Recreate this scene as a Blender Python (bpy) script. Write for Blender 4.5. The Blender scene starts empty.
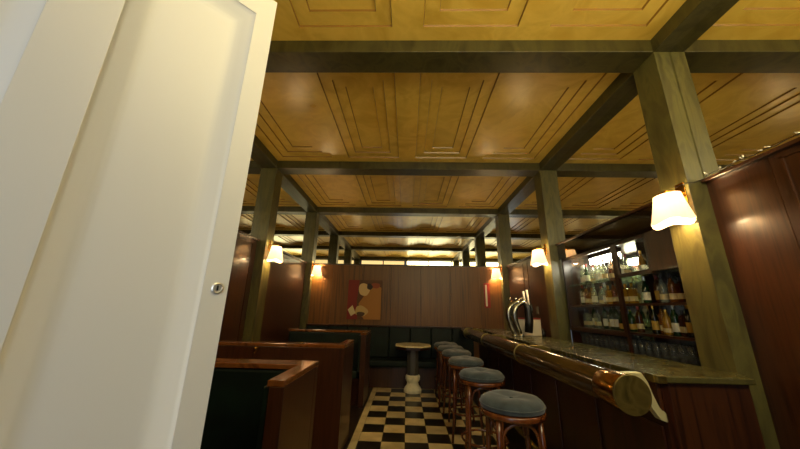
import bpy, bmesh, math, random
from mathutils import Vector, Matrix
random.seed(7)
PI = math.pi
S = bpy.context.scene
C = S.collection

# ------------------------------------------------------------------ helpers
def lin(h):
    h = h.lstrip('#'); o = []
    for i in (0, 2, 4):
        c = int(h[i:i+2], 16)/255
        o.append(c/12.92 if c <= .04045 else ((c+.055)/1.055)**2.4)
    return (*o, 1)

def mat(name, col, rough=.5, metal=0, coat=0, spec=.5):
    m = bpy.data.materials.new(name); m.use_nodes = True
    b = m.node_tree.nodes['Principled BSDF']
    b.inputs['Base Color'].default_value = lin(col) if isinstance(col, str) else col
    b.inputs['Roughness'].default_value = rough
    b.inputs['Metallic'].default_value = metal
    b.inputs['Coat Weight'].default_value = coat
    b.inputs['Specular IOR Level'].default_value = spec
    return m

def nodes(m):
    return m.node_tree.nodes, m.node_tree.links, m.node_tree.nodes['Principled BSDF']

def noisy(name, cols, scale=(1, 1, 1), nscale=3, detail=6, dist=1.2, rough=.3, coat=0, bump=0, pos=None, rvar=0, spec=.5):
    """colour ramp driven by a stretched noise in world coordinates"""
    m = mat(name, cols[0], rough, 0, coat, spec); n, l, b = nodes(m)
    g = n.new('ShaderNodeNewGeometry'); mp = n.new('ShaderNodeMapping')
    mp.inputs['Scale'].default_value = scale
    t = n.new('ShaderNodeTexNoise'); t.inputs['Scale'].default_value = nscale
    t.inputs['Detail'].default_value = detail; t.inputs['Distortion'].default_value = dist
    r = n.new('ShaderNodeValToRGB'); e = r.color_ramp.elements
    pos = pos or [.3 + .4*i/(len(cols)-1) for i in range(len(cols))]
    e[0].position = pos[0]; e[0].color = lin(cols[0]); e[1].position = pos[-1]; e[1].color = lin(cols[-1])
    for p, c in zip(pos[1:-1], cols[1:-1]):
        q = e.new(p); q.color = lin(c)
    l.new(g.outputs['Position'], mp.inputs['Vector']); l.new(mp.outputs[0], t.inputs['Vector'])
    l.new(t.outputs['Fac'], r.inputs['Fac']); l.new(r.outputs['Color'], b.inputs['Base Color'])
    if bump:
        bp = n.new('ShaderNodeBump'); bp.inputs['Strength'].default_value = bump; bp.inputs['Distance'].default_value = .004
        l.new(t.outputs['Fac'], bp.inputs['Height']); l.new(bp.outputs[0], b.inputs['Normal'])
    if rvar:
        mr = n.new('ShaderNodeMapRange'); mr.inputs['To Min'].default_value = rough; mr.inputs['To Max'].default_value = rough + rvar
        l.new(t.outputs['Fac'], mr.inputs['Value']); l.new(mr.outputs[0], b.inputs['Roughness'])
    return m

def thin_glass(name, tint=(1, 1, 1, 1), refl=1.45, body=0.0, bodycol=(0, 0, 0, 1)):
    m = bpy.data.materials.new(name); m.use_nodes = True
    n = m.node_tree.nodes; l = m.node_tree.links; n.clear()
    o = n.new('ShaderNodeOutputMaterial'); tr = n.new('ShaderNodeBsdfTransparent'); gl = n.new('ShaderNodeBsdfGlossy')
    tr.inputs[0].default_value = tint; gl.inputs['Roughness'].default_value = .03
    fr = n.new('ShaderNodeFresnel'); fr.inputs['IOR'].default_value = refl
    mx = n.new('ShaderNodeMixShader'); g = n.new('ShaderNodeNewGeometry'); iv = n.new('ShaderNodeMath'); iv.operation = 'SUBTRACT'
    iv.inputs[0].default_value = 1; l.new(g.outputs['Backfacing'], iv.inputs[1])
    mu = n.new('ShaderNodeMath'); mu.operation = 'MULTIPLY'; l.new(fr.outputs[0], mu.inputs[0]); l.new(iv.outputs[0], mu.inputs[1])
    l.new(mu.outputs[0], mx.inputs[0])
    src = tr
    if body:
        df = n.new('ShaderNodeBsdfDiffuse'); df.inputs[0].default_value = bodycol
        m2 = n.new('ShaderNodeMixShader'); m2.inputs[0].default_value = body
        l.new(tr.outputs[0], m2.inputs[1]); l.new(df.outputs[0], m2.inputs[2]); src = m2
    l.new(src.outputs[0], mx.inputs[1]); l.new(gl.outputs[0], mx.inputs[2]); l.new(mx.outputs[0], o.inputs[0])
    return m

def emis(name, col, strength, base=None):
    m = mat(name, base or col, .6); b = m.node_tree.nodes['Principled BSDF']
    b.inputs['Emission Color'].default_value = lin(col) if isinstance(col, str) else col
    b.inputs['Emission Strength'].default_value = strength
    return m

def obj(name, bm, m=None, parent=None, smooth=False, bevel=0, structure=False):
    bmesh.ops.recalc_face_normals(bm, faces=bm.faces)
    me = bpy.data.meshes.new(name); bm.to_mesh(me); bm.free()
    for mm in (m if isinstance(m, (list, tuple)) else [m]):
        if mm: me.materials.append(mm)
    o = bpy.data.objects.new(name, me); C.objects.link(o)
    if smooth:
        for p in me.polygons: p.use_smooth = True
    if parent: o.parent = parent
    if bevel:
        b = o.modifiers.new('b', 'BEVEL'); b.width = bevel; b.segments = 2; b.limit_method = 'ANGLE'
        b.harden_normals = False
    if structure: o['kind'] = 'structure'
    return o

def thing(name, label, cat, loc=(0, 0, 0), rz=0, group=None):
    o = bpy.data.objects.new(name, None); C.objects.link(o); o.empty_display_size = .1
    o.location = loc; o.rotation_euler = (0, 0, rz); o['label'] = label; o['category'] = cat
    if group: o['group'] = group
    return o

def tag(o, label, cat, group=None):
    o['label'] = label; o['category'] = cat
    if group: o['group'] = group
    return o

def dup(root, loc, rz=0, label=None, group=None):
    r = root.copy(); C.objects.link(r); r.location = loc; r.rotation_euler = (0, 0, rz)
    if label: r['label'] = label
    if group: r['group'] = group
    for ch in list(root.children):
        c = ch.copy(); C.objects.link(c); c.parent = r
        for g in list(ch.children):
            d = g.copy(); C.objects.link(d); d.parent = c
    return r

def bx(bm, x0, x1, y0, y1, z0, z1, mi=0):
    v = [bm.verts.new((x, y, z)) for x in (x0, x1) for y in (y0, y1) for z in (z0, z1)]
    for f in ((0, 1, 3, 2), (4, 6, 7, 5), (0, 4, 5, 1), (2, 3, 7, 6), (0, 2, 6, 4), (1, 5, 7, 3)):
        bm.faces.new([v[i] for i in f]).material_index = mi
    return v

def box(*a):
    bm = bmesh.new(); bx(bm, *a); return bm

def prism(bm, pts, z0, z1, mi=0):
    a = [bm.verts.new((x, y, z0)) for x, y in pts]; b = [bm.verts.new((x, y, z1)) for x, y in pts]
    n = len(pts); bm.faces.new(a[::-1]).material_index = mi; bm.faces.new(b).material_index = mi
    for i in range(n): bm.faces.new((a[i], a[(i+1) % n], b[(i+1) % n], b[i])).material_index = mi

def lathe(bm, prof, seg=20, c=(0, 0, 0), mi=0, cap=True):
    rings = []
    for r, z in prof:
        if r < 1e-5: rings.append([bm.verts.new((c[0], c[1], c[2]+z))])
        else: rings.append([bm.verts.new((c[0]+r*math.cos(2*PI*k/seg), c[1]+r*math.sin(2*PI*k/seg), c[2]+z)) for k in range(seg)])
    for a, b in zip(rings, rings[1:]):
        for k in range(seg):
            j = (k+1) % seg
            if len(a) == 1 and len(b) == 1: continue
            if len(a) == 1: f = bm.faces.new((a[0], b[j], b[k]))
            elif len(b) == 1: f = bm.faces.new((a[k], a[j], b[0]))
            else: f = bm.faces.new((a[k], a[j], b[j], b[k]))
            f.material_index = mi
    if cap:
        for rr in (rings[0], rings[-1]):
            if len(rr) > 2: bm.faces.new(rr).material_index = mi

def tube(bm, pts, r, seg=10, closed=False, mi=0):
    pts = [Vector(p) for p in pts]; n = len(pts); rings = []
    up = None
    for i, p in enumerate(pts):
        if closed: t = pts[(i+1) % n]-pts[i-1]
        else: t = pts[min(i+1, n-1)]-pts[max(i-1, 0)]
        t.normalize()
        if up is None: up = Vector((0, 0, 1)) if abs(t.z) < .9 else Vector((1, 0, 0))
        a = t.cross(up).normalized(); b = a.cross(t).normalized(); up = b
        rr = r[i] if isinstance(r, (list, tuple)) else r
        rings.append([bm.verts.new(p+a*rr*math.cos(2*PI*k/seg)+b*rr*math.sin(2*PI*k/seg)) for k in range(seg)])
    m = n if closed else n-1
    for i in range(m):
        A, B = rings[i], rings[(i+1) % n]
        for k in range(seg):
            j = (k+1) % seg; bm.faces.new((A[k], A[j], B[j], B[k])).material_index = mi
    if not closed:
        bm.faces.new(rings[0][::-1]).material_index = mi; bm.faces.new(rings[-1]).material_index = mi

def ybar(bm, prof, y0, y1):
    """profile of (x, z) pulled along y"""
    a = [bm.verts.new((x, y0, z)) for x, z in prof]; b = [bm.verts.new((x, y1, z)) for x, z in prof]
    n = len(prof); bm.faces.new(a); bm.faces.new(b[::-1])
    for i in range(n): bm.faces.new((a[i], a[(i+1) % n], b[(i+1) % n], b[i]))

# ------------------------------------------------------------------ materials
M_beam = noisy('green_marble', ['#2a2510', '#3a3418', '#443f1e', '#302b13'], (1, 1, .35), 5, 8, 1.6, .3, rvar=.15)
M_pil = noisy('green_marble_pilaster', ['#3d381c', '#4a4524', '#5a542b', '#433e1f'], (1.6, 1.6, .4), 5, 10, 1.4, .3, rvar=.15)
M_ceil = noisy('honey_marble', ['#c09a38', '#cfab48', '#dab854', '#c49f3c'], (1, 1, 1), 2.4, 9, 2.0, .25, rvar=.1, pos=[.25, .45, .58, .8])
M_wood = noisy('mahogany', ['#241005', '#361a08', '#3e200b', '#2b1407'], (22, 22, 1.2), 1.6, 6, .5, .3, coat=.15, rvar=.1)
M_wood_dk = noisy('dark_mahogany', ['#140803', '#2a1207', '#321608', '#1c0b04'], (9, 9, .8), 1.6, 6, .6, .28)
M_wood_bk = noisy('walnut_veneer', ['#4a2b0a', '#643e12', '#6f4716', '#53340e'], (18, 1, .5), 1.5, 7, .5, .42)
M_cap = noisy('polished_cap_wood', ['#4a260e', '#754620', '#663a17'], (4, 4, 4), 3, 6, .8, .2, coat=.3)
M_leather = noisy('green_leather', ['#030c08', '#07160f', '#0a1d14'], (1, 1, 1), 6, 6, .5, .55, spec=.3)
M_mirror = mat('mirror', (.86, .86, .8, 1), .01, 1)
M_brass = mat('brass', '#b8863a', .2, 1)
M_brassd = noisy('aged_brass', ['#6b5a2c', '#8c7a40', '#5a5028'], (1, 1, 1), 9, 6, 1, .35)
nodes(M_brassd)[2].inputs['Metallic'].default_value = .8
M_chrome = mat('chrome', '#a5a190', .22, 1)
M_white = mat('door_paint', '#d6d3c8', .42)
M_count = noisy('counter_stone', ['#2a2713', '#3f3b1e', '#4e4926', '#343017'], (1, 1, 1), 5, 9, 2, .2, rvar=.12)
M_velvet = noisy('blue_velvet', ['#242d30', '#323d42', '#3d484c'], (1, 1, 1), 14, 5, .5, .85)
nodes(M_velvet)[2].inputs['Sheen Weight'].default_value = .25
M_bent = noisy('bentwood', ['#341507', '#5e2f12', '#70401a'], (6, 6, 1), 3, 5, .6, .25, coat=.3)
M_black = mat('black_paint', '#0c0a08', .35)
M_stone = noisy('pale_stone', ['#d8d0b0', '#f0e8c8', '#e2dabc'], (1, 1, 1), 6, 6, 1, .35)
M_tabtop = noisy('pale_tabletop', ['#d8bc84', '#f0dca8', '#e2c890'], (1, 1, 1), 6, 6, 1, .12)
M_pane = thin_glass('cabinet_glass')
M_clear = thin_glass('drinking_glass', (.93, .95, .93, 1), 1.5, .03, (.8, .8, .75, 1))

# floor checker
def floor_mat():
    m = mat('checker_floor', '#dcc68a', .3); n, l, b = nodes(m)
    g = n.new('ShaderNodeNewGeometry'); sp = n.new('ShaderNodeSeparateXYZ'); l.new(g.outputs['Position'], sp.inputs[0])
    def mth(op, a, bb=None):
        q = n.new('ShaderNodeMath'); q.operation = op
        for i, v in enumerate((a, bb)):
            if v is None: continue
            if isinstance(v, (int, float)): q.inputs[i].default_value = v
            else: l.new(v, q.inputs[i])
        return q.outputs[0]
    T = .2475; X0 = -.495; NX = 6; Y1 = 5.918; NY = 24
    ux = mth('DIVIDE', mth('SUBTRACT', sp.outputs[0], X0), T)
    uy = mth('DIVIDE', mth('SUBTRACT', Y1, sp.outputs[1]), T)
    par = mth('MODULO', mth('ADD', mth('ADD', mth('FLOOR', ux), mth('FLOOR', uy)), 100), 2)   # 0/1
    def inside(v, lo, hi): return mth('MULTIPLY', mth('GREATER_THAN', v, lo), mth('LESS_THAN', v, hi))
    ins = mth('MULTIPLY', inside(ux, 0, NX), inside(uy, 0, NY))
    bor = mth('MULTIPLY', inside(ux, -.32, NX+.32), inside(uy, -.22, NY+.32))
    blk = mth('MULTIPLY', par, ins)
    # fine joints
    fx = mth('FRACT', mth('ADD', ux, 100)); fy = mth('FRACT', mth('ADD', uy, 100))
    jn = mth('MAXIMUM', mth('LESS_THAN', fx, .012), mth('LESS_THAN', fy, .012)); jn = mth('MULTIPLY', jn, bor)
    t = n.new('ShaderNodeTexNoise'); t.inputs['Scale'].default_value = 5; t.inputs['Detail'].default_value = 6; l.new(g.outputs['Position'], t.inputs['Vector'])
    def ramp(c0, c1):
        r = n.new('ShaderNodeValToRGB'); r.color_ramp.elements[0].color = lin(c0); r.color_ramp.elements[1].color = lin(c1)
        r.color_ramp.elements[0].position = .35; r.color_ramp.elements[1].position = .65; l.new(t.outputs['Fac'], r.inputs[0]); return r.outputs[0]
    cream = ramp('#c6b07a', '#e2d19c'); dark = ramp('#120f0a', '#241e14'); outer = ramp('#1a130b', '#2a1e12')
    def mix(f, a, bb):
        q = n.new('ShaderNodeMix'); q.data_type = 'RGBA'; l.new(f, q.inputs[0]); l.new(a, q.inputs[6]); l.new(bb, q.inputs[7]); return q.outputs[2]
    c = mix(bor, outer, mix(blk, cream, dark))
    q = n.new('ShaderNodeMix'); q.data_type = 'RGBA'; l.new(jn, q.inputs[0]); l.new(c, q.inputs[6]); q.inputs[7].default_value = lin('#4a3c22')
    l.new(q.outputs[2], b.inputs['Base Color'])
    return m
M_floor = floor_mat()

# ------------------------------------------------------------------ the room
XR, XL, WR, WL = 1.923, -1.964, 2.042, -2.083
YE, YB = -.035, 6.257                 # entrance wall, back wall
PY = [1.95, 4.047]; PB = .223         # free pilasters
ZB, ZC, LZ = 3.35, 3.467, 2.25        # beam underside, ceiling, panelling top

obj('floor', box(WL-.1, 2.75, -1.6, YB+.1, -.06, 0), M_floor, structure=True)

# ceiling: coffers, three bays by four
bm = bmesh.new()
def coffer(x0, x1, y0, y1):
    ins = [(0, 0), (.12, 0), (.126, .016), (.235, .016), (.241, .032), (.345, .032), (.351, .046)]
    prev = None
    for d, h in ins:
        z = ZC+h
        ring = [bm.verts.new(p) for p in ((x0+d, y0+d, z), (x1-d, y0+d, z), (x1-d, y1-d, z), (x0+d, y1-d, z))]
        if prev:
            for k in range(4): bm.faces.new((prev[k], prev[(k+1) % 4], ring[(k+1) % 4], ring[k])).material_index = int(h != ph)
        prev = ring; ph = h
    bm.faces.new(prev)
ybays = [(YE, PY[0]+PB/2), (PY[0]+PB/2, PY[1]+PB/2), (PY[1]+PB/2, YB)]
for a, b in ybays:
    w = (XR-XL)/4
    aa = a+(PB/2 if a > 0 else .08); bb = b-PB/2
    for k in range(4): coffer(XL+k*w, XL+(k+1)*w, aa, bb)
bx(bm, WL-.1, WR+.1, YE-.3, YB+.1, ZC+.08, ZC+.14)
obj('ceiling', bm, [M_ceil, mat('dark_riser_stone', '#85601f', .3)], structure=True)  # coffer step risers coloured darker so they read as dark lines

tn = [0]
def trim(bm, m, bevel=.003):
    tn[0] += 1; return obj('trim_%d' % tn[0], bm, m, bevel=bevel, structure=True)
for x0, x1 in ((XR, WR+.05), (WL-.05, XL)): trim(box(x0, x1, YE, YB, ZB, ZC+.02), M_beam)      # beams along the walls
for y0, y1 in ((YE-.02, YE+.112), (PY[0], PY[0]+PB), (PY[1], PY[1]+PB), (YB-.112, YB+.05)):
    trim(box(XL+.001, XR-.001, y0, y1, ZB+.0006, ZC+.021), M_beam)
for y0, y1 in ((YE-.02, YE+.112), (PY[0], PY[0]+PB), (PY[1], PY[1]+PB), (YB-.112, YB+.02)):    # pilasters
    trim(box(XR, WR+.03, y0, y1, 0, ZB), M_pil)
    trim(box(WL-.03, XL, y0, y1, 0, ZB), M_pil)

# side walls: framed mahogany panelling below, mirror above
def panelled(bm, X, sgn, y0, y1, z0, z1, depth=.06, fields=1, top=.07, side=.09, border=.0):
    """board from y0 to y1 with sunk fields; sgn=+1: room lies towards -x"""
    bx(bm, *(sorted((X, X+sgn*depth))), y0, y1, z0, z1)
    w = (y1-y0)/fields
    for k in range(fields):
        a, b = y0+k*w+side, y0+(k+1)*w-side
        for (p, q, r, s) in ((a, b, z1-top-.014, z1-top), (a, b, z0+.12, z0+.134), (a, a+.014, z0+.12, z1-top), (b-.014, b, z0+.12, z1-top)):
            bx(bm, *(sorted((X, X-sgn*.008))), p, q, r, s)
        bx(bm, *(sorted((X, X-sgn*.004))), a+.03, b-.03, z0+.15, z1-top-.03)
bm = bmesh.new()
panelled(bm, WR+.006, 1, YE, 1.585, 0, LZ, fields=1, top=.045, side=.05)
bx(bm, WR+.004, WR+.066, 1.587, PY[0]+.01, 0, LZ)
panelled(bm, WR+.006, 1, PY[1]+PB-.01, YB, 0, LZ, fields=2)
bx(bm, WR+.04, WR+.066, PY[0]+PB-.01, PY[1]+.01, 0, .8)
bx(bm, WR+.022, WR+.066, YE, YB, LZ+.001, ZC+.08)
obj('wall_right', bm, M_wood, structure=True)
bm = bmesh.new()
panelled(bm, WL-.006, -1, YE, PY[0]+.01, 0, LZ, fields=2)
panelled(bm, WL-.006, -1, PY[0]+PB-.01, PY[1]+.01, 0, LZ, fields=1, side=.12)
panelled(bm, WL-.006, -1, PY[1]+PB-.01, YB, 0, LZ, fields=1, side=.12)
bx(bm, WL-.066, WL-.022, YE, YB, LZ+.001, ZC+.08)
obj('wall_left', bm, M_wood, structure=True)
bm = bmesh.new()
xs = [WL-.05 + i*(WR-WL+.1)/7 for i in range(8)]
for a, b in zip(xs, xs[1:]): bx(bm, a+.0015, b-.0015, YB+.006, YB+.07, 0, LZ)
bx(bm, WL-.05, WR+.05, YB+.022, YB+.07, LZ+.001, ZC+.08)
obj('wall_back', bm, M_wood_bk, structure=True, bevel=.002)
# narrow ledges over the panelling
for x0, x1, y0, y1 in ((WR-.03, WR+.06, YE, PY[0]+.001), (WR-.03, WR+.06, PY[0]+PB, PY[1]+.001), (WR-.03, WR+.06, PY[1]+PB, YB-.112),
                       (WL-.06, WL+.03, YE, PY[0]), (WL-.06, WL+.03, PY[0]+PB, PY[1]), (WL-.06, WL+.03, PY[1]+PB, YB-.112), (XL, XR, YB-.03, YB+.06)):
    trim(box(x0, x1, y0, y1, LZ-.022, LZ), M_wood)

# mirrors above the panelling
def mirror(x0, x1, y0, y1, label):
    tag(obj('wall_mirror', box(x0, x1, y0, y1, LZ+.001, ZB), M_mirror), label, 'mirror', 'mirrors between panelling and ceiling')
SIDE = {1: ('right', WR, WR+.02), -1: ('left', WL-.02, WL)}
for s, (nm, a, b) in SIDE.items():
    mirror(a, b, YE+.118, PY[0]-.005, 'mirror band over the panelling on the %s wall nearest the white door' % nm)
    mirror(a, b, PY[0]+PB+.005, PY[1]-.005, {1: 'mirror band right above the back bar bottle cabinet', -1: 'mirror band over the middle bay of the left wall behind the booths'}[s])
    mirror(a, b, PY[1]+PB+.005, YB-.117, 'mirror band in the farthest bay of the %s wall, beside the back wall' % nm)
mirror(XL, .005, YB, YB+.02, 'left half of the back wall mirror, above the painting')
mirror(.008, XR, YB, YB+.02, 'right half of the back wall mirror, showing the bright window')

# entrance wall behind the camera, with the open doorway and the lit fanlight above it
bm = bmesh.new()
bx(bm, WL-.1, -1.0, -.30, YE, 0, LZ); bx(bm, .95, WR+.1, -.30, YE, 0, LZ)
bx(bm, WL-.1, WR+.1, -.30, YE, LZ, LZ+.06); bx(bm, WL-.1, WR+.1, -.30, YE, ZB-.03, ZC+.1)
obj('wall_front', bm, M_wood, structure=True)
w1 = obj('window_1', box(-.02, 0, -.2, YE-.02, LZ+.06, ZB-.03), M_wood_dk, structure=True)
bm = bmesh.new()
for xx in (-1.94, -1.0, -.1, .9, 1.86): bx(bm, xx-.02, xx+.02, -.14, YE-.01, LZ+.06, ZB-.03)
obj('window_frame', bm, M_wood_dk, w1)
M_on1 = emis('lit_onyx', (1, .74, .32, 1), 1.2, '#c9a050'); M_on2 = emis('daylit_onyx', (1, .86, .48, 1), 10, '#e0d0a0')
obj('pane', box(-1.96, -.12, -.12, -.10, LZ+.06, ZB-.03), M_on1, w1)
obj('pane', box(.0, 1.92, -.12, -.10, LZ+.06, ZB-.03), M_on2, w1)

# ------------------------------------------------------------------ the white door leaf, open into the room
DT = .04
hx, hy = -.41-.67*.80, .694-.742*.80
door = bpy.data.objects.new('door_1', None); C.objects.link(door); door['kind'] = 'structure'
door.location = (hx, hy, 0); door.rotation_euler = (0, 0, math.atan2(.742, .67))
# local x runs from the hinge (0) to the free edge (.80); local -y faces the camera
LW = .80
bm = bmesh.new()
def leaf_panel(a, b, z0, z1):
    prev = None
    for d, y in ((0, 0), (.0015, .003), (.010, .009), (.022, .018), (.033, .025), (.041, .028), (.052, .0285)):
        ring = [bm.verts.new(p) for p in ((a+d, y, z0+d), (b-d, y, z0+d), (b-d, y, z1-d), (a+d, y, z1-d))]
        if prev:
            for k in range(4): bm.faces.new((prev[k], prev[(k+1) % 4], ring[(k+1) % 4], ring[k]))
        prev = ring
    bm.faces.new(prev)
P1 = (LW-.297, LW-.050); P2 = (.055, LW-.388)
for a, b in (P1, P2):
    leaf_panel(a, b, 1.0, 2.162); leaf_panel(a, b, .12, .86)
def q(x0, x1, z0, z1):
    bm.faces.new([bm.verts.new(p) for p in ((x0, 0, z0), (x1, 0, z0), (x1, 0, z1), (x0, 0, z1))])
for x0, x1 in ((0, P2[0]), (P2[1], P1[0]), (P1[1], LW)): q(x0, x1, .01, 2.25)
for a, b in (P1, P2):
    for z0, z1 in ((.01, .12), (.86, 1.0), (2.162, 2.25)): q(a, b, z0, z1)
# back, edges
v = [[bm.verts.new((x, y, z)) for x, z in ((0, .01), (LW, .01), (LW, 2.25), (0, 2.25))] for y in (0, DT)]
bm.faces.new(v[1][::-1])
for k in range(4): bm.faces.new((v[0][k], v[0][(k+1) % 4], v[1][(k+1) % 4], v[1][k]))
bmesh.ops.remove_doubles(bm, verts=bm.verts, dist=1e-5)
dl = obj('door_leaf', bm, M_white, door, smooth=True); dl.data.set_sharp_from_angle(angle=math.radians(50))
bm = bmesh.new()
lathe(bm, [(.0, -.001), (.0125, -.001), (.0125, .003), (.0095, .005), (.008, .002), (.0, .002)], 20)
bmesh.ops.rotate(bm, verts=bm.verts, matrix=Matrix.Rotation(PI/2, 3, 'X')); bmesh.ops.translate(bm, verts=bm.verts, vec=(LW-.022, 0, 1.388))
lk = obj('door_lock', bm, mat('polished_steel', '#d8d4c8', .35, .8), door, smooth=False); lk['label'] = 'small round metal lock cylinder'
bm = bmesh.new(); bx(bm, LW-.0238, LW-.0202, -.0034, -.0015, 1.383, 1.394)
obj('keyhole', bm, M_black, lk)

# ------------------------------------------------------------------ booths on the left
def booth(loc, label, flip, ln, depth_l):
    """bench with high panelled back; local back wall at y=0, seat towards -y (flip=1) or +y (flip=-1)"""
    t = thing('booth_bench', label, 'bench', loc, 0, 'leather booth benches along the left wall')
    H = 1.0; xo = 0; xi = -ln          # aisle face at x=0, wall end at x=-ln
    def ys(a, b):
        return tuple(sorted((-flip*a, -flip*b)))
    obj('back_panel', box(xi, xo, *ys(0, .07), 0, H-.03), M_wood, t, bevel=.003)
    obj('side_panel', box(xo-.075, xo, *ys(.071, depth_l), 0, H-.03), M_wood, t, bevel=.003)
    bm = bmesh.new()
    pts = [(xi, 0), (xo, 0), (xo, depth_l), (xo-.088, depth_l), (xo-.088, .16), (xi, .16)]
    pts = [(x, -flip*y) for x, y in pts]
    if flip < 0: pass
    prism(bm, pts, H-.03, H)
    obj('top_rail', bm, M_cap, t, bevel=.004)
    bm = bmesh.new(); bx(bm, xi+.005, xo-.08, *ys(.072, .15), .45, H-.032)
    obj('backrest', bm, M_leather, t, bevel=.02)
    bm = bmesh.new(); bx(bm, xo-.115, xo-.077, *ys(.152, depth_l-.02), .45, H-.034)
    obj('side_pad', bm, M_leather, t, bevel=.01)
    obj('seat', box(xi+.005, xo-.118, *ys(.152, depth_l-.04), .36, .47), M_leather, t, bevel=.03)
    obj('seat_base', box(xi+.005, xo-.077, *ys(.152, depth_l-.09), 0, .358), M_wood_dk, t)
    return t
bl = 1.36
b1 = booth((-.598, 2.235, 0), 'nearest booth bench, green leather inside its L-shaped wooden wall, beside the white door', 1, bl+.0, .60)
b2 = booth((-.61, 3.20, 0), 'middle booth bench with its back to the camera and a small brass hook on it', -1, bl, .56)
b3 = booth((-.60, 5.42, 0), 'farthest booth bench, its lit wooden end standing nearest the back wall', 1, bl, .62)
bm = bmesh.new()
lathe(bm, [(0, -.0), (.014, -.0), (.014, .006), (.005, .008), (.005, .03), (.013, .036), (.013, .046), (0, .05)], 14)
bmesh.ops.rotate(bm, verts=bm.verts, matrix=Matrix.Rotation(PI/2, 3, 'X')); bmesh.ops.translate(bm, verts=bm.verts, vec=(-.88, 0.001, .955))
tube(bm, [(-.88, -.012, .95), (-.88, -.018, .92), (-.88, -.035, .905), (-.88, -.05, .92)], .005, 8)
h = obj('coat_hook', bm, M_brass, b2, smooth=True); h['label'] = 'small brass hook'

# bench along the back wall
bk = thing('wall_bench', 'long dark green leather bench along the back wall under the painting', 'bench', (0, YB, 0))
bm = bmesh.new(); n = 8; x0, x1 = XL+.002, 1.30
for k in range(n): bx(bm, x0+k*(x1-x0)/n+.002, x0+(k+1)*(x1-x0)/n-.002, -.085, -.004, .47, 1.02)
obj('backrest', bm, M_leather, bk, bevel=.018)
obj('top_rail', box(x0, x1, -.10, -.003, 1.02, 1.045), M_wood_dk, bk, bevel=.003)
obj('seat', box(x0, x1, -.44, -.086, .36, .47), M_leather, bk, bevel=.03)
obj('seat_base', box(x0, x1, -.30, -.004, 0, .359), M_wood, bk, bevel=.003)

# ------------------------------------------------------------------ pedestal table
tb = thing('pedestal_table', 'small octagonal table with pale top and white stone foot at the end of the aisle', 'table', (.125, 5.74, 0))
bm = bmesh.new(); prism(bm, [(.335*math.cos(PI/8+k*PI/4), .335*math.sin(PI/8+k*PI/4)) for k in range(8)], .735, .76)
obj('tabletop', bm, M_tabtop, tb, bevel=.004)
bm = bmesh.new(); prism(bm, [(.31*math.cos(PI/8+k*PI/4), .31*math.sin(PI/8+k*PI/4)) for k in range(8)], .69, .735)
obj('apron', bm, M_wood_dk, tb)
bm = bmesh.new(); prism(bm, [(.105*math.cos(PI/8+k*PI/4), .105*math.sin(PI/8+k*PI/4)) for k in range(8)], .27, .69)
obj('column', bm, mat('grey_marble', '#4a4640', .3), tb)
bm = bmesh.new(); lathe(bm, [(.0, .001), (.155, .001), (.155, .045), (.14, .07), (.105, .11), (.095, .15), (.115, .18), (.125, .20), (.125, .25), (.11, .272), (0, .272)], 24)
obj('foot', bm, M_stone, tb, smooth=True, bevel=.002)['label'] = 'white stone foot'

# ------------------------------------------------------------------ the bar counter
CT = 1.035; NY = 1.80
ct = thing('bar_counter', 'long mahogany bar counter with dark stone top on the right side', 'counter', (1.35, NY, 0))
fy = YB-NY-.12
obj('front_panel', box(.03, .07, .03, fy, 0, CT-.035), M_wood_dk, ct)
bm = bmesh.new(); bx(bm, .072, .50, .03, .07, 0, CT-.035)
obj('end_panel', bm, M_wood, ct, bevel=.003)
bm = bmesh.new()
prism(bm, [(0, 0), (.51, 0), (XR-1.35-.002, .148), (XR-1.35-.002, .148+PB+.004), (.575, .39), (.575, fy), (0, fy)], CT-.033, CT)
obj('worktop', bm, M_count, ct, bevel=.006)
bm = bmesh.new()
for k in range(7): bx(bm, .018, .029, .06+k*.6, .06+k*.6+.54, .15, .78)
obj('panel_moulding', bm, M_wood_dk, ct, bevel=.004)
bm = bmesh.new(); bx(bm, .008, .029, .03, fy, .86, CT-.034)
obj('frieze', bm, M_wood, ct, bevel=.003)
bm = bmesh.new(); bx(bm, -.004, .045, -.004, .02, CT-.036, CT+.003); bx(bm, -.004, .02, .021, .09, CT-.036, CT+.003)
obj('corner_plate', bm, M_brassd, ct, bevel=.003)
bm = bmesh.new(); tube(bm, [(-.16, .08, .17), (-.16, fy-.1, .17)], .02, 12)
for k in range(5): tube(bm, [(-.16, .2+k*.95, .17), (.03, .2+k*.95, .17)], .012, 8)
obj('foot_rail', bm, M_brassd, ct, smooth=True)

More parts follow.
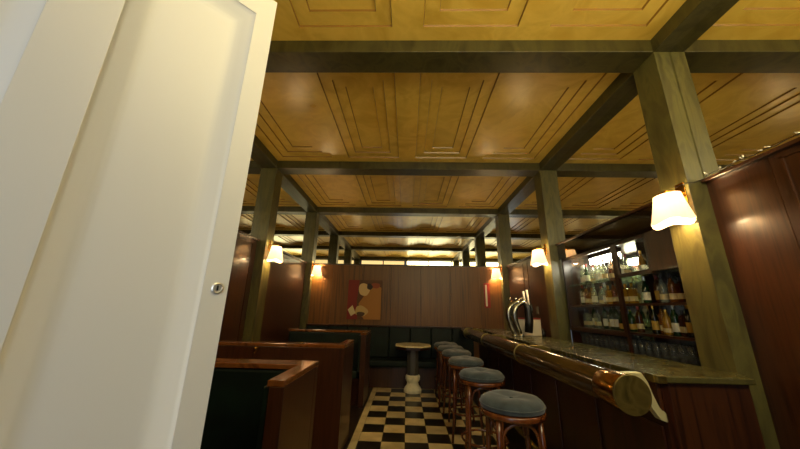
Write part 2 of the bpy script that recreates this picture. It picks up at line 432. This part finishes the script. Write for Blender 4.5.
# armrest rail
RX, RZ, RR = 1.10, .975, .088
rl = thing('armrest_rail', 'thick dark round rail with brass collar running along the bar counter', 'rail', (RX, 1.645, RZ))
def ycyl(r, y0, y1, seg=36):
    bm = bmesh.new(); tube(bm, [(0, y0, 0), (0, y1, 0)], r, seg); return bm
M_rail = noisy('rail_leather', ['#241708', '#3a2810', '#463214'], (4, 1, 4), 4, 6, .6, .2, coat=.4)
obj('rail', ycyl(RR-.004, .186, 4.45), M_rail, rl, smooth=True, bevel=.003)
obj('brass_collar', ycyl(RR, .012, .185), M_brass, rl, smooth=True, bevel=.003)['label'] = 'polished brass collar'
bm = bmesh.new(); tube(bm, [(0, 0, 0), (0, .011, 0)], RR+.003, 40)
ec = obj('end_disc', bm, M_brassd, rl, smooth=False, bevel=.003); ec['label'] = 'dull brass end disc'
for k in range(4):
    yy = .02 if k == 0 else .1+k*1.3
    bm = bmesh.new()
    if k: tube(bm, [(0, yy, 0), (0, yy+.02, 0)], RR+.002, 30)
    y0, y1 = yy+.0, yy+.045
    prof = [(.06, .055), (.11, .06), (.17, .045), (.235, .02), (.256, -.02), (.262, -.12), (.277, -.12), (.277, .05), (.18, .078), (.07, .08)]
    if k == 0:   # swan neck bracket on the near end
        prof = [(.078, .045), (.125, .05), (.15, .01), (.165, -.05), (.19, -.11), (.222, -.16), (.258, -.172), (.258, -.13), (.225, -.10), (.205, -.04), (.19, .02), (.165, .068), (.08, .066)]
    if k == 0: prof = [(x*1.04+.02, z+.002) for x, z in prof]
    ybar(bm, prof, y0+.165 if k == 0 else y0, y1+.165 if k == 0 else y0+.03)
    obj('rail_bracket', bm, M_brassd if k else mat('pale_brass', '#d8cf9c', .45, .5), rl, bevel=.003)

# ------------------------------------------------------------------ bar stools
def make_stool(label, loc):
    t = thing('bar_stool', label, 'stool', loc, 0, 'bentwood bar stools along the counter')
    t.scale = (.98, .98, 1.035)
    bm = bmesh.new()
    seg = 32; rings = []
    prof = [(.0, .785, 0), (.03, .789, .2), (.08, .799, .8), (.13, .801, 1), (.17, .794, .6), (.195, .778, .1), (.204, .758, 0), (.200, .736, 0), (.18, .73, 0), (0, .73, 0)]
    for r, z, w in prof:
        if r == 0: rings.append([bm.verts.new((0, 0, z))])
        else: rings.append([bm.verts.new((r*math.cos(2*PI*k/seg), r*math.sin(2*PI*k/seg), z+.004*w*math.cos(8*PI*2*k/seg/2))) for k in range(seg)])
    for a, b in zip(rings, rings[1:]):
        for k in range(seg):
            j = (k+1) % seg
            if len(a) == 1: bm.faces.new((a[0], b[k], b[j]))
            elif len(b) == 1: bm.faces.new((a[k], a[j], b[0]))
            else: bm.faces.new((a[k], a[j], b[j], b[k]))
    cu = obj('cushion', bm, M_velvet, t, smooth=True); cu['label'] = 'round blue-grey velvet cushion'
    bm = bmesh.new(); tube(bm, [(.204*math.cos(a), .204*math.sin(a), .757) for a in [2*PI*k/36 for k in range(36)]], .0045, 6, True)
    obj('piping', bm, M_velvet, cu, smooth=True)
    bm = bmesh.new(); lathe(bm, [(.0, .784), (.014, .784), (.013, .790), (.006, .793), (0, .793)], 12)
    obj('button', bm, M_velvet, cu, smooth=True)
    bm = bmesh.new(); lathe(bm, [(.17, .698), (.202, .698), (.207, .705), (.207, .722), (.202, .729), (.17, .729), (.17, .698)], 36, cap=False)
    obj('seat_ring', bm, M_bent, t, smooth=True)
    rt, rb, ft = .178, .232, .014
    for k in range(4):
        a = PI/4+k*PI/2
        c, s = math.cos(a), math.sin(a)
        bm = bmesh.new()
        tube(bm, [(rt*c, rt*s, .70), ((rt+.008)*c, (rt+.008)*s, .55), ((rt+.02)*c, (rt+.02)*s, .3), (rb*c, rb*s, .004)], [.017, .017, .015, .013], 10)
        obj('leg', bm, M_bent, t, smooth=True)
    for k in range(4):
        a0, a1 = PI/4+k*PI/2, PI/4+(k+1)*PI/2
        p0 = Vector((.176*math.cos(a0), .176*math.sin(a0), 0)); p1 = Vector((.176*math.cos(a1), .176*math.sin(a1), 0))
        bm = bmesh.new(); pts = []
        for i in range(13):
            u = i/12; ang = PI*u
            p = p0.lerp(p1, .5-.43*math.cos(ang)); out = p.normalized()*(.176-p.length)*.55
            pts.append((p.x+out.x, p.y+out.y, .54+.145*math.sin(ang)**.7))
        tube(bm, pts, .0095, 8)
        obj('arch_brace', bm, M_bent, t, smooth=True)
    bm = bmesh.new(); rr = .196
    tube(bm, [(rr*math.cos(a), rr*math.sin(a), .27) for a in [2*PI*k/36 for k in range(36)]], .010, 8, True)
    obj('foot_ring', bm, M_bent, t, smooth=True)
    return t
stool = make_stool('nearest bar stool with round blue-grey velvet cushion', (.69, 2.205, 0))
for (x, y), lb in zip([(.70, 3.06), (.70, 3.82), (.70, 4.50), (.69, 5.02), (.68, 5.50)],
                      ['second bar stool from the white door, behind the nearest one', 'third bar stool from the white door along the counter', 'fourth bar stool from the white door along the counter',
                       'second farthest bar stool, last but one before the back wall', 'farthest bar stool beside the octagonal table']):
    dup(stool, (x, y, 0), random.uniform(-.3, .3), lb)

# ------------------------------------------------------------------ back bar cabinet
Y0, Y1 = PY[0]+PB+.004, PY[1]-.004
XB = 2.52
cab = thing('bottle_cabinet', 'dark wooden back bar cabinet with glass doors and bottle shelves on the right wall', 'cabinet', (0, 0, 0))
YD_ = 3.0
bm = bmesh.new()
bx(bm, XB, XB+.03, Y0, Y1, .8, LZ); bx(bm, WR+.035, XB, Y0, Y0+.03, .8, LZ); bx(bm, WR+.035, XB, Y1-.03, Y1, .8, LZ)
bx(bm, WR+.035, XB, Y0+.03, Y1-.03, .96, .99); bx(bm, WR+.035, XB, Y0+.03, Y1-.03, 2.05, 2.08)
obj('carcass', bm, M_wood_dk, cab)
obj('light_baffle', box(WR+.25, XB-.013, YD_-.009, YD_+.009, .991, 2.049), M_wood_dk, cab)  # added baffle board, keeps the striplight off the right half of the shelves
obj('mirror_back', box(XB-.012, XB-.002, Y0+.031, Y1-.031, .991, 2.049), mat('tarnished_mirror', (.6, .62, .5, 1), .08, 1), cab)
obj('frieze', box(WR-.012, WR+.034, Y0, Y1, 2.03, LZ-.023), mat('polished_dark_panel', '#1a0f08', .06, 0, .6), cab, bevel=.002)
SH = [1.19, 1.45, 1.70]
for z in SH:
    obj('shelf', box(WR+.06, XB-.013, Y0+.031, Y1-.031, z-.02, z), M_wood_dk if z < 1.2 else thin_glass('shelf_glass', (.8, .9, .84, 1), 1.5, .1, (.3, .4, .35, 1)), cab)
for k, z in enumerate((1.45,)):
    obj('shelf_edge', box(WR+.045, WR+.06, Y0+.031, Y1-.031, z-.024, z), M_wood_dk, cab)
YD = [Y1-.03, 3.0, 2.56]
for i, (a, b, z0) in enumerate(((YD[1]+.012, YD[0], 1.15), (YD[2]+.01, YD[1]-.012, 1.69))):
    bm = bmesh.new(); st = .028
    bx(bm, WR+.01, WR+.03, a, a+st, z0, 2.03); bx(bm, WR+.01, WR+.03, b-st, b, z0, 2.03)
    bx(bm, WR+.01, WR+.03, a+st, b-st, z0, z0+.035); bx(bm, WR+.01, WR+.03, a+st, b-st, 2.0, 2.03)
    d = obj('door', bm, M_wood_dk, cab, bevel=.002)
    obj('pane', box(WR+.018, WR+.022, a+st, b-st, z0+.035, 2.0), M_pane, d)
obj('wood_panel', box(WR+.005, WR+.034, Y0, YD[2]+.005, 1.70, 2.03), M_wood, cab, bevel=.003)
obj('post', box(WR+.01, WR+.034, YD[1]-.011, YD[1]+.011, .99, 2.03), M_wood_dk, cab)

# ------------------------------------------------------------------ bottles
def glassm(c, body=.35):
    col = lin(c); t = tuple(min(1, x*1.0+.12) for x in col[:3])+(1,)
    return thin_glass('bottle_glass', t, 1.5, body, col)
GL = {'green': glassm('#24502a'), 'dark': glassm('#171a10', .6), 'amber': glassm('#a05c14'), 'clear': glassm('#c8ccb8', .22), 'brown': glassm('#5a2c0c', .5), 'golden': glassm('#c99a30', .35), 'red': glassm('#8a2015', .5)}
LB = {'cream': mat('paper_cream', '#b8a878', .7), 'white': mat('paper_white', '#c4c0a8', .7), 'yellow': mat('paper_yellow', '#a07c2a', .7), 'red': mat('paper_red', '#8c2218', .7), 'black': mat('paper_black', '#15130f', .6)}
CP = {'black': mat('cap_black', '#100e0c', .4), 'red': mat('cap_red', '#8c1a12', .4), 'gold': mat('cap_gold', '#b08a3a', .3, .9), 'silver': mat('cap_silver', '#b0b0a8', .3, .9)}
SHAPES = {
 'slim': [(0, 0), (.034, 0), (.036, .006), (.036, .155), (.030, .182), (.015, .21), (.0135, .262), (0, .262)],
 'round': [(0, 0), (.042, 0), (.045, .01), (.046, .11), (.038, .15), (.018, .18), (.014, .225), (0, .225)],
 'square': [(0, 0), (.040, 0), (.042, .005), (.042, .15), (.036, .168), (.016, .178), (.015, .222), (0, .222)],
 'tall': [(0, 0), (.033, 0), (.034, .006), (.034, .17), (.026, .20), (.0135, .23), (.0125, .268), (0, .268)],
}
protos = {}
BS = .9
def bottle(shape, g, l, c, loc, label, group):
    key = (shape, g, l, c)
    if key in protos:
        return dup(protos[key], loc, random.uniform(-.3, .3), label, group)
    t = thing('bottle', label, 'bottle', loc, 0, group); t.scale = (BS*.9, BS*.9, BS)
    pr = SHAPES[shape]; seg = 4 if shape == 'square' else 12
    bm = bmesh.new(); lathe(bm, pr, seg); 
    if seg == 4: bmesh.ops.rotate(bm, verts=bm.verts, matrix=Matrix.Rotation(PI/4, 3, 'Z'))
    obj('bottle_body', bm, GL[g], t, smooth=(seg != 4))
    R = pr[3][0]+.0008; hb = pr[3][1]
    bm = bmesh.new(); lathe(bm, [(R, hb*.22), (R, hb*(.55 if l == 'cream' else .72))], seg, cap=False)
    if seg == 4: bmesh.ops.rotate(bm, verts=bm.verts, matrix=Matrix.Rotation(PI/4, 3, 'Z'))
    obj('paper_label', bm, LB[l], t, smooth=(seg != 4))
    top = pr[-1][1]; rn = pr[-2][0]+.001
    bm = bmesh.new(); lathe(bm, [(0, top+.004), (rn, top+.004), (rn, top-.035), (rn-.0012, top-.035)], 10, cap=False)
    obj('cap', bm, CP[c], t)
    protos[key] = t
    return t
ORD = ['leftmost', 'second from left', 'third from left', 'fourth from left', 'fifth from left', 'sixth from left', 'seventh from left', 'eighth from left', 'ninth from left', 'tenth from left', 'eleventh from left', 'twelfth from left', 'thirteenth from left', 'fourteenth from left']
def row(z, ya, yb, n, where, group, combos, x=2.23):
    for i in range(n):
        y = ya+(yb-ya)*(i+.5)/n+random.uniform(-.006, .006)
        s, g, l, c = random.choice(combos)
        bottle(s, g, l, c, (x+random.uniform(-.02, .03), y, z), '%s bottle, %s %s, %s' % ({'dark': 'dark glass', 'clear': 'clear glass', 'golden': 'golden'}.get(g, g+' glass')+' '+s, ORD[i], where[0], where[1]), group)
cbr = [('slim', 'clear', 'white', 'silver'), ('round', 'clear', 'cream', 'red'), ('square', 'golden', 'cream', 'gold'), ('slim', 'green', 'white', 'red'), ('tall', 'clear', 'cream', 'red'), ('slim', 'golden', 'white', 'gold'), ('slim', 'amber', 'cream', 'black')]
cgr = [('slim', 'green', 'cream', 'gold'), ('tall', 'green', 'white', 'black'), ('round', 'green', 'yellow', 'gold'), ('square', 'clear', 'cream', 'black'), ('slim', 'brown', 'cream', 'red'), ('slim', 'golden', 'white', 'silver')]
cdk = [('slim', 'amber', 'cream', 'black'), ('square', 'brown', 'cream', 'black'), ('tall', 'dark', 'yellow', 'gold'), ('round', 'golden', 'cream', 'gold'), ('slim', 'clear', 'cream', 'black'), ('slim', 'green', 'white', 'silver'), ('tall', 'brown', 'yellow', 'red')]
L0, L1 = 3.98, 3.06; R0_, R1_ = 2.93, 2.24
for z, nm in ((SH[2], 'top'), (SH[1], 'middle'), (SH[0]+0, 'lowest')):
    row(z, L0, L1, 11, ('on the %s shelf' % nm, 'behind the left glass door'), '%s shelf bottles behind the left glass door' % nm, cbr if z > 1.3 else cgr)
row(SH[1], R0_, R1_, 8, ('on the middle shelf', 'right half of the cabinet'), 'middle shelf bottles in the right half of the cabinet', cdk)
row(SH[0], R0_, R1_, 9, ('on the lowest shelf', 'right half of the cabinet'), 'lowest shelf bottles in the right half of the cabinet', cdk)
row(SH[2], R0_, 2.72, 2, ('on the top shelf', 'behind the right glass door'), 'top shelf bottles behind the right glass door', cbr)
for y0, lb in ((3.9, 'leftmost'), (3.72, 'second'), (3.5, 'third'), (3.3, 'rightmost')):
    pass
# tumblers under the bottles
gp = None; NG = 20
bmg = bmesh.new(); lathe(bmg, [(0, .008), (.024, .008), (.030, .135), (.032, .135), (.026, 0), (0, 0)], 12, cap=False)
gp = obj('drinking_glass', bmg, M_clear, smooth=True)
tag(gp, 'clear drinking glass in the row under the bottle shelves of the back bar', 'glass', 'row of glasses under the bottle shelves')
gp.location = (2.16, 3.93, .991)
for i in range(1, NG*2):
    c = gp.copy(); C.objects.link(c)
    c.location = (2.16+(.085 if i % 2 else 0), 3.93-1.66*i/(NG*2-1), .991)
bb = bottle('square', 'amber', 'yellow', 'red', (2.085, 2.25, .99), 'squat amber bottle with yellow label at the near end of the row of glasses', 'bottle beside the glasses')
del bb['group']

# ------------------------------------------------------------------ wall lamps
M_shade = bpy.data.materials.new('silk_shade'); M_shade.use_nodes = True
n_, l_ = M_shade.node_tree.nodes, M_shade.node_tree.links; n_.clear()
o_ = n_.new('ShaderNodeOutputMaterial'); d_ = n_.new('ShaderNodeBsdfDiffuse'); t_ = n_.new('ShaderNodeBsdfTranslucent')
d_.inputs[0].default_value = (.85, .68, .5, 1); t_.inputs[0].default_value = (.92, .68, .46, 1)
m_ = n_.new('ShaderNodeMixShader'); m_.inputs[0].default_value = .12; l_.new(d_.outputs[0], m_.inputs[1]); l_.new(t_.outputs[0], m_.inputs[2])
e_ = n_.new('ShaderNodeEmission'); e_.inputs[0].default_value = (1, .70, .42, 1); e_.inputs[1].default_value = .45
a_ = n_.new('ShaderNodeAddShader'); l_.new(m_.outputs[0], a_.inputs[0]); l_.new(e_.outputs[0], a_.inputs[1]); l_.new(a_.outputs[0], o_.inputs[0])
def make_lamp(label, loc, s, mirror_x):
    t = thing('wall_lamp', label, 'lamp', loc, 0, 'silk shaded brass wall lamps on the pilasters')
    seg = 72; bm = bmesh.new(); rings = []
    for j in range(9):
        u = j/8; r = .083+.052*u**1.15; z = .10-.20*u
        ring = []
        for k in range(seg):
            a = 2*PI*k/seg
            rr = r*(1+.022*math.cos(24*a))*(1+.05*u*math.cos(4*a+.4)); zz = z-(.012*math.cos(4*a+.4) if j == 8 else 0)
            ring.append(bm.verts.new((rr*.76*math.cos(a), rr*1.06*math.sin(a), zz)))
        rings.append(ring)
    for A, B in zip(rings, rings[1:]):
        for k in range(seg): bm.faces.new((A[k], A[(k+1) % seg], B[(k+1) % seg], B[k]))
    o = obj('lamp_shade', bm, M_shade, t, smooth=True); o['label'] = 'glowing pleated silk shade'
    pass
    bm = bmesh.new(); bx(bm, -.03, .03, -.035, .035, .103, .128)
    obj('brass_cap', bm, M_brass, t, bevel=.006)
    bm = bmesh.new(); d = mirror_x
    bx(bm, *sorted((d*.102, d*.109)), -.035, .035, .04, .19); tube(bm, [(d*.104, 0, .12), (d*.09, 0, .125), (0, 0, .12)], .008, 8)
    obj('wall_bracket', bm, M_brass, t, bevel=.002)
    bm = bmesh.new(); lathe(bm, [(0, .02), (.012, .02), (.02, -.01), (.018, -.035), (0, -.045)], 12)
    obj('bulb', bm, emis('bulb', (1, .72, .4, 1), 12), t, smooth=True)
    return t
LAMPS = [(XR-.11, PY[0]+.06, 2.058, 1, 'largest wall lamp, on the nearest right pilaster above the counter end'),
         (XR-.11, PY[1]+.11, 2.085, 1, 'wall lamp on the second right pilaster, left of the bottle cabinet'),
         (XR-.11, YB-.075, 2.09, 1, 'wall lamp in the far right corner above the beer taps'),
         (XL+.11, PY[1]+.11, 2.075, -1, 'wall lamp on the left pilaster nearest the white door'),
         (XL+.11, YB-.075, 2.09, -1, 'wall lamp in the far left corner left of the painting'),
         (XL+.11, PY[0]+.11, 2.06, -1, 'wall lamp on the first left pilaster hidden behind the white door')]
for x, y, z, d, lb in LAMPS:
    make_lamp(lb, (x, y, z), 1, d)
    for dz, e in ((-.03, 5.0),):
        L = bpy.data.lights.new('lamp_light', 'POINT'); L.energy = e*1.7; L.color = (1, .74, .40); L.shadow_soft_size = .045
        lo = bpy.data.objects.new('lamp_light', L); lo.location = (x, y, z-.045); C.objects.link(lo)
        L2 = bpy.data.lights.new('lamp_light', 'POINT'); L2.energy = 14; L2.color = (1, .76, .40); L2.shadow_soft_size = .03
        lo2 = bpy.data.objects.new('lamp_light', L2); lo2.location = (x-d*.005, y, z+.085); C.objects.link(lo2)

# cabinet lamps behind the left glass door
cl = thing('cabinet_lamp', 'white striplight glowing behind the left glass door above the top shelf', 'lamp', (2.28, 3.5, 1.985))
bm = bmesh.new(); bx(bm, -.04, .04, -.24, .24, .012, .064); obj('lamp_body', bm, M_black, cl)
bm = bmesh.new(); bx(bm, -.035, .035, -.23, .23, -.055, .0115); obj('diffuser', bm, emis('strip_diffuser', (1, .95, .74, 1), 40), cl)

# ------------------------------------------------------------------ things on the counter and walls
tp = thing('beer_tap_tower', 'twin curved chrome beer tap tower standing on the bar counter', 'beer tap', (1.515, 4.36, CT))
for dx in (-.042, .042):
    bm = bmesh.new(); lathe(bm, [(0, 0), (.045, 0), (.045, .012), (.034, .03), (0, .03)], 20, (dx, 0, 0)); obj('base', bm, M_chrome, tp, smooth=True, bevel=.002)
    bm = bmesh.new(); pts = []
    for i in range(15):
        u = i/14; pts.append((dx-.075*math.sin(PI*min(u*1.05, 1))+.11*u**3, 0, .03+.42*math.sin(u*PI/2*.98)))
    tube(bm, pts, [.026+.012*math.sin(PI*i/14) for i in range(15)], 18)
    obj('column', bm, M_chrome, tp, smooth=True)
    bm = bmesh.new(); tube(bm, [(dx+.10, 0, .45), (dx+.10, -.01, .50)], .012, 10); lathe(bm, [(0, 0), (.02, .006), (.024, .02), (.016, .036), (0, .04)], 14, (dx-.03, 0, .47)); lathe(bm, [(0, 0), (.02, .006), (.024, .02), (.016, .036), (0, .04)], 14, (dx+.05, 0, .475))
    obj('tap_knob', bm, M_chrome, tp, smooth=True)
bm = bmesh.new(); tube(bm, [(.15, 0, .05), (.17, 0, .2), (.165, 0, .38), (.12, 0, .46)], [.05, .055, .05, .03], 16)
obj('tap_body', bm, M_black, tp, smooth=True)
for dx, hh in ((.14, .60), (.19, .62)):
    bm = bmesh.new(); tube(bm, [(dx, 0, .40), (dx-.005, 0, .46), (dx-.018, 0, hh)], [.010, .012, .016], 12)
    obj('tap_handle', bm, mat('ivory_handle', '#cfcaba', .3), tp, smooth=True)
bm = bmesh.new(); tube(bm, [(.165, 0, .43), (.215, 0, .42), (.225, 0, .36), (.225, 0, .31)], .010, 10)
obj('spout', bm, M_chrome, tp, smooth=True)

bm = bmesh.new(); bx(bm, -.155, .155, -.06, .06, .001, .22)
bo = thing('card_box', 'white box with red trim behind the beer taps on the counter', 'box', (1.745, 4.56, CT))
obj('box_body', bm, mat('white_card', '#b8b09a', .6), bo, bevel=.004)
obj('red_lid', box(-.158, .158, -.063, .063, .2205, .238), mat('red_card', '#7a1d12', .5), bo)
bm = bmesh.new(); bx(bm, WR-.012, WR-.0025, 4.86, 4.94, 1.33, 1.44)
so_ = obj('wall_socket', bm, mat('socket_plastic', '#6e6a5c', .5)); tag(so_, 'grey wall socket on the dark panelling behind the beer taps', 'socket')
bm = bmesh.new(); lathe(bm, [(0, 0), (.022, 0), (.024, .05), (.018, .07), (.010, .085), (.010, .11), (0, .11)], 14)
jr = obj('salt_shaker', bm, M_black, smooth=True); jr.location = (1.83, 4.28, CT); tag(jr, 'small black bottle on the counter right of the white box', 'bottle')

# red strip notice in the far right corner
nt = thing('framed_notice', 'narrow red framed notice on the back wall below the far right lamp', 'picture', (1.62, YB-.001, 1.42))
obj('frame', box(-.06, .06, -.022, -.0, 0, .48), mat('red_frame', '#8a130c', .4), nt, bevel=.003)
obj('sheet', box(-.035, .0, -.0235, -.0225, .03, .45), LB['white'], nt)

# painting: generic colour shapes
pt = thing('painting', 'unframed painting with red strip, ochre coat shape and cream blots on the back wall', 'painting', (-.845, YB, 1.15))
cv = obj('canvas', box(-.345, .345, -.03, -.001, 0, .77), mat('canvas_brown', '#5a3516', .6), pt)
def patch(pts, colr, dy):
    bm = bmesh.new(); a = [bm.verts.new((x, -.0305-dy, z)) for x, z in pts]; b = [bm.verts.new((x, -.0302, z)) for x, z in pts]
    bm.faces.new(a); bm.faces.new(b[::-1])
    for i in range(len(pts)): bm.faces.new((a[i], a[(i+1) % len(pts)], b[(i+1) % len(pts)], b[i]))
    return bm, colr
def blob(cx, cz, rx, rz, n=18, w=.12, ph=0):
    return [(cx+rx*math.cos(2*PI*k/n)*(1+w*math.sin(3*2*PI*k/n+ph)), cz+rz*math.sin(2*PI*k/n)*(1+w*math.cos(2*2*PI*k/n+ph))) for k in range(n)]
for (bmx, colr) in (patch([(-.345, .0), (-.13, .0), (-.16, .35), (-.12, .77), (-.345, .77)], '#7a1a0c', .001),
                    patch([(.0, .0), (.33, .0), (.33, .62), (.2, .70), (.05, .62), (-.02, .45), (-.12, .30), (-.06, .1)], '#a06c2a', .002),
                    patch(blob(-.02, .58, .115, .13, w=.08, ph=1), '#cdb27c', .003), patch(blob(.09, .64, .06, .06, ph=2), '#2a170c', .004),
                    patch(blob(.21, .66, .09, .06, ph=.5), '#8a4020', .003),
                    patch(blob(-.06, .16, .13, .10, ph=2), '#b89a5c', .003), patch(blob(-.07, .10, .08, .05, ph=.3), '#4a3018', .004),
                    patch([(-.33, .18), (-.24, .27), (-.17, .12), (-.26, .06)], '#c8b88a', .003)):
    obj('paint_patch', bmx, mat('paint', colr, .6), cv)

# string of small clear bulbs lying on the right ledge
st = thing('string_lights', 'string of tiny clear bulbs draped along the ledge of the right wall', 'string lights', (0, 0, 0))
pts = [(XR-.006, 2.05, 2.235), (XR-.008, 1.935, 2.225), (1.96, 1.935, 2.23), (2.015, 1.93, 2.25)]
for i in range(26): pts.append((2.012+random.uniform(-.012, .012), 1.90-i*.055, LZ+.008+random.uniform(0, .012)))
bm = bmesh.new(); tube(bm, pts, .0028, 6); obj('cable', bm, M_black, st, smooth=True)
M_bulb = mat('clear_bulb', '#d8d4c4', .08, .6)
for i in range(18):
    y = 1.89-random.random()**1.3*1.4; bm = bmesh.new()
    a = Vector((2.005+random.uniform(-.01, .012), y, LZ+.012)); dd = Vector((random.uniform(-1, .3), random.uniform(-1, 1), random.uniform(.1, .9))).normalized()*random.uniform(.014, .03)
    tube(bm, [a, a+dd*.6, a+dd], [.0035, .0045, .002], 8); obj('bulb', bm, M_bulb, st, smooth=True)

# ------------------------------------------------------------------ light
W = bpy.data.worlds.new('World'); S.world = W; W.use_nodes = True
bg = W.node_tree.nodes['Background']; bg.inputs[0].default_value = (.75, .85, 1, 1); bg.inputs[1].default_value = .12
def area(loc, tgt, sx, sy, e, col):
    L = bpy.data.lights.new('daylight', 'AREA'); L.shape = 'RECTANGLE'; L.size = sx; L.size_y = sy; L.energy = e; L.color = col
    o = bpy.data.objects.new('daylight', L); o.location = loc; o.rotation_euler = (Vector(tgt)-Vector(loc)).to_track_quat('-Z', 'Y').to_euler(); C.objects.link(o); return o
area((-.75, -1.3, 1.5), (-.6, .6, 1.4), .8, 1.9, 17, (.86, .92, 1))

# ------------------------------------------------------------------ camera
cam = bpy.data.cameras.new('Camera'); cam.sensor_fit = 'HORIZONTAL'; cam.sensor_width = 36; cam.lens = 36*300.3418/800; cam.clip_start = .02
co = bpy.data.objects.new('Camera', cam); C.objects.link(co)
r = Vector((0.99958349, 0.02059723, 0.02021378)); u = Vector((-0.01381926, -0.27328015, 0.96183522)); f = Vector((-0.02533516, 0.96171395, 0.27288169))
m = Matrix((r, u, -f)).transposed().to_4x4(); m.translation = Vector((0, 0, 1.35)); co.matrix_world = m
S.camera = co
vs = S.view_settings; vs.view_transform = 'Standard'; vs.look = 'None'; vs.gamma = 1; vs.use_curve_mapping = False; vs.exposure = 0
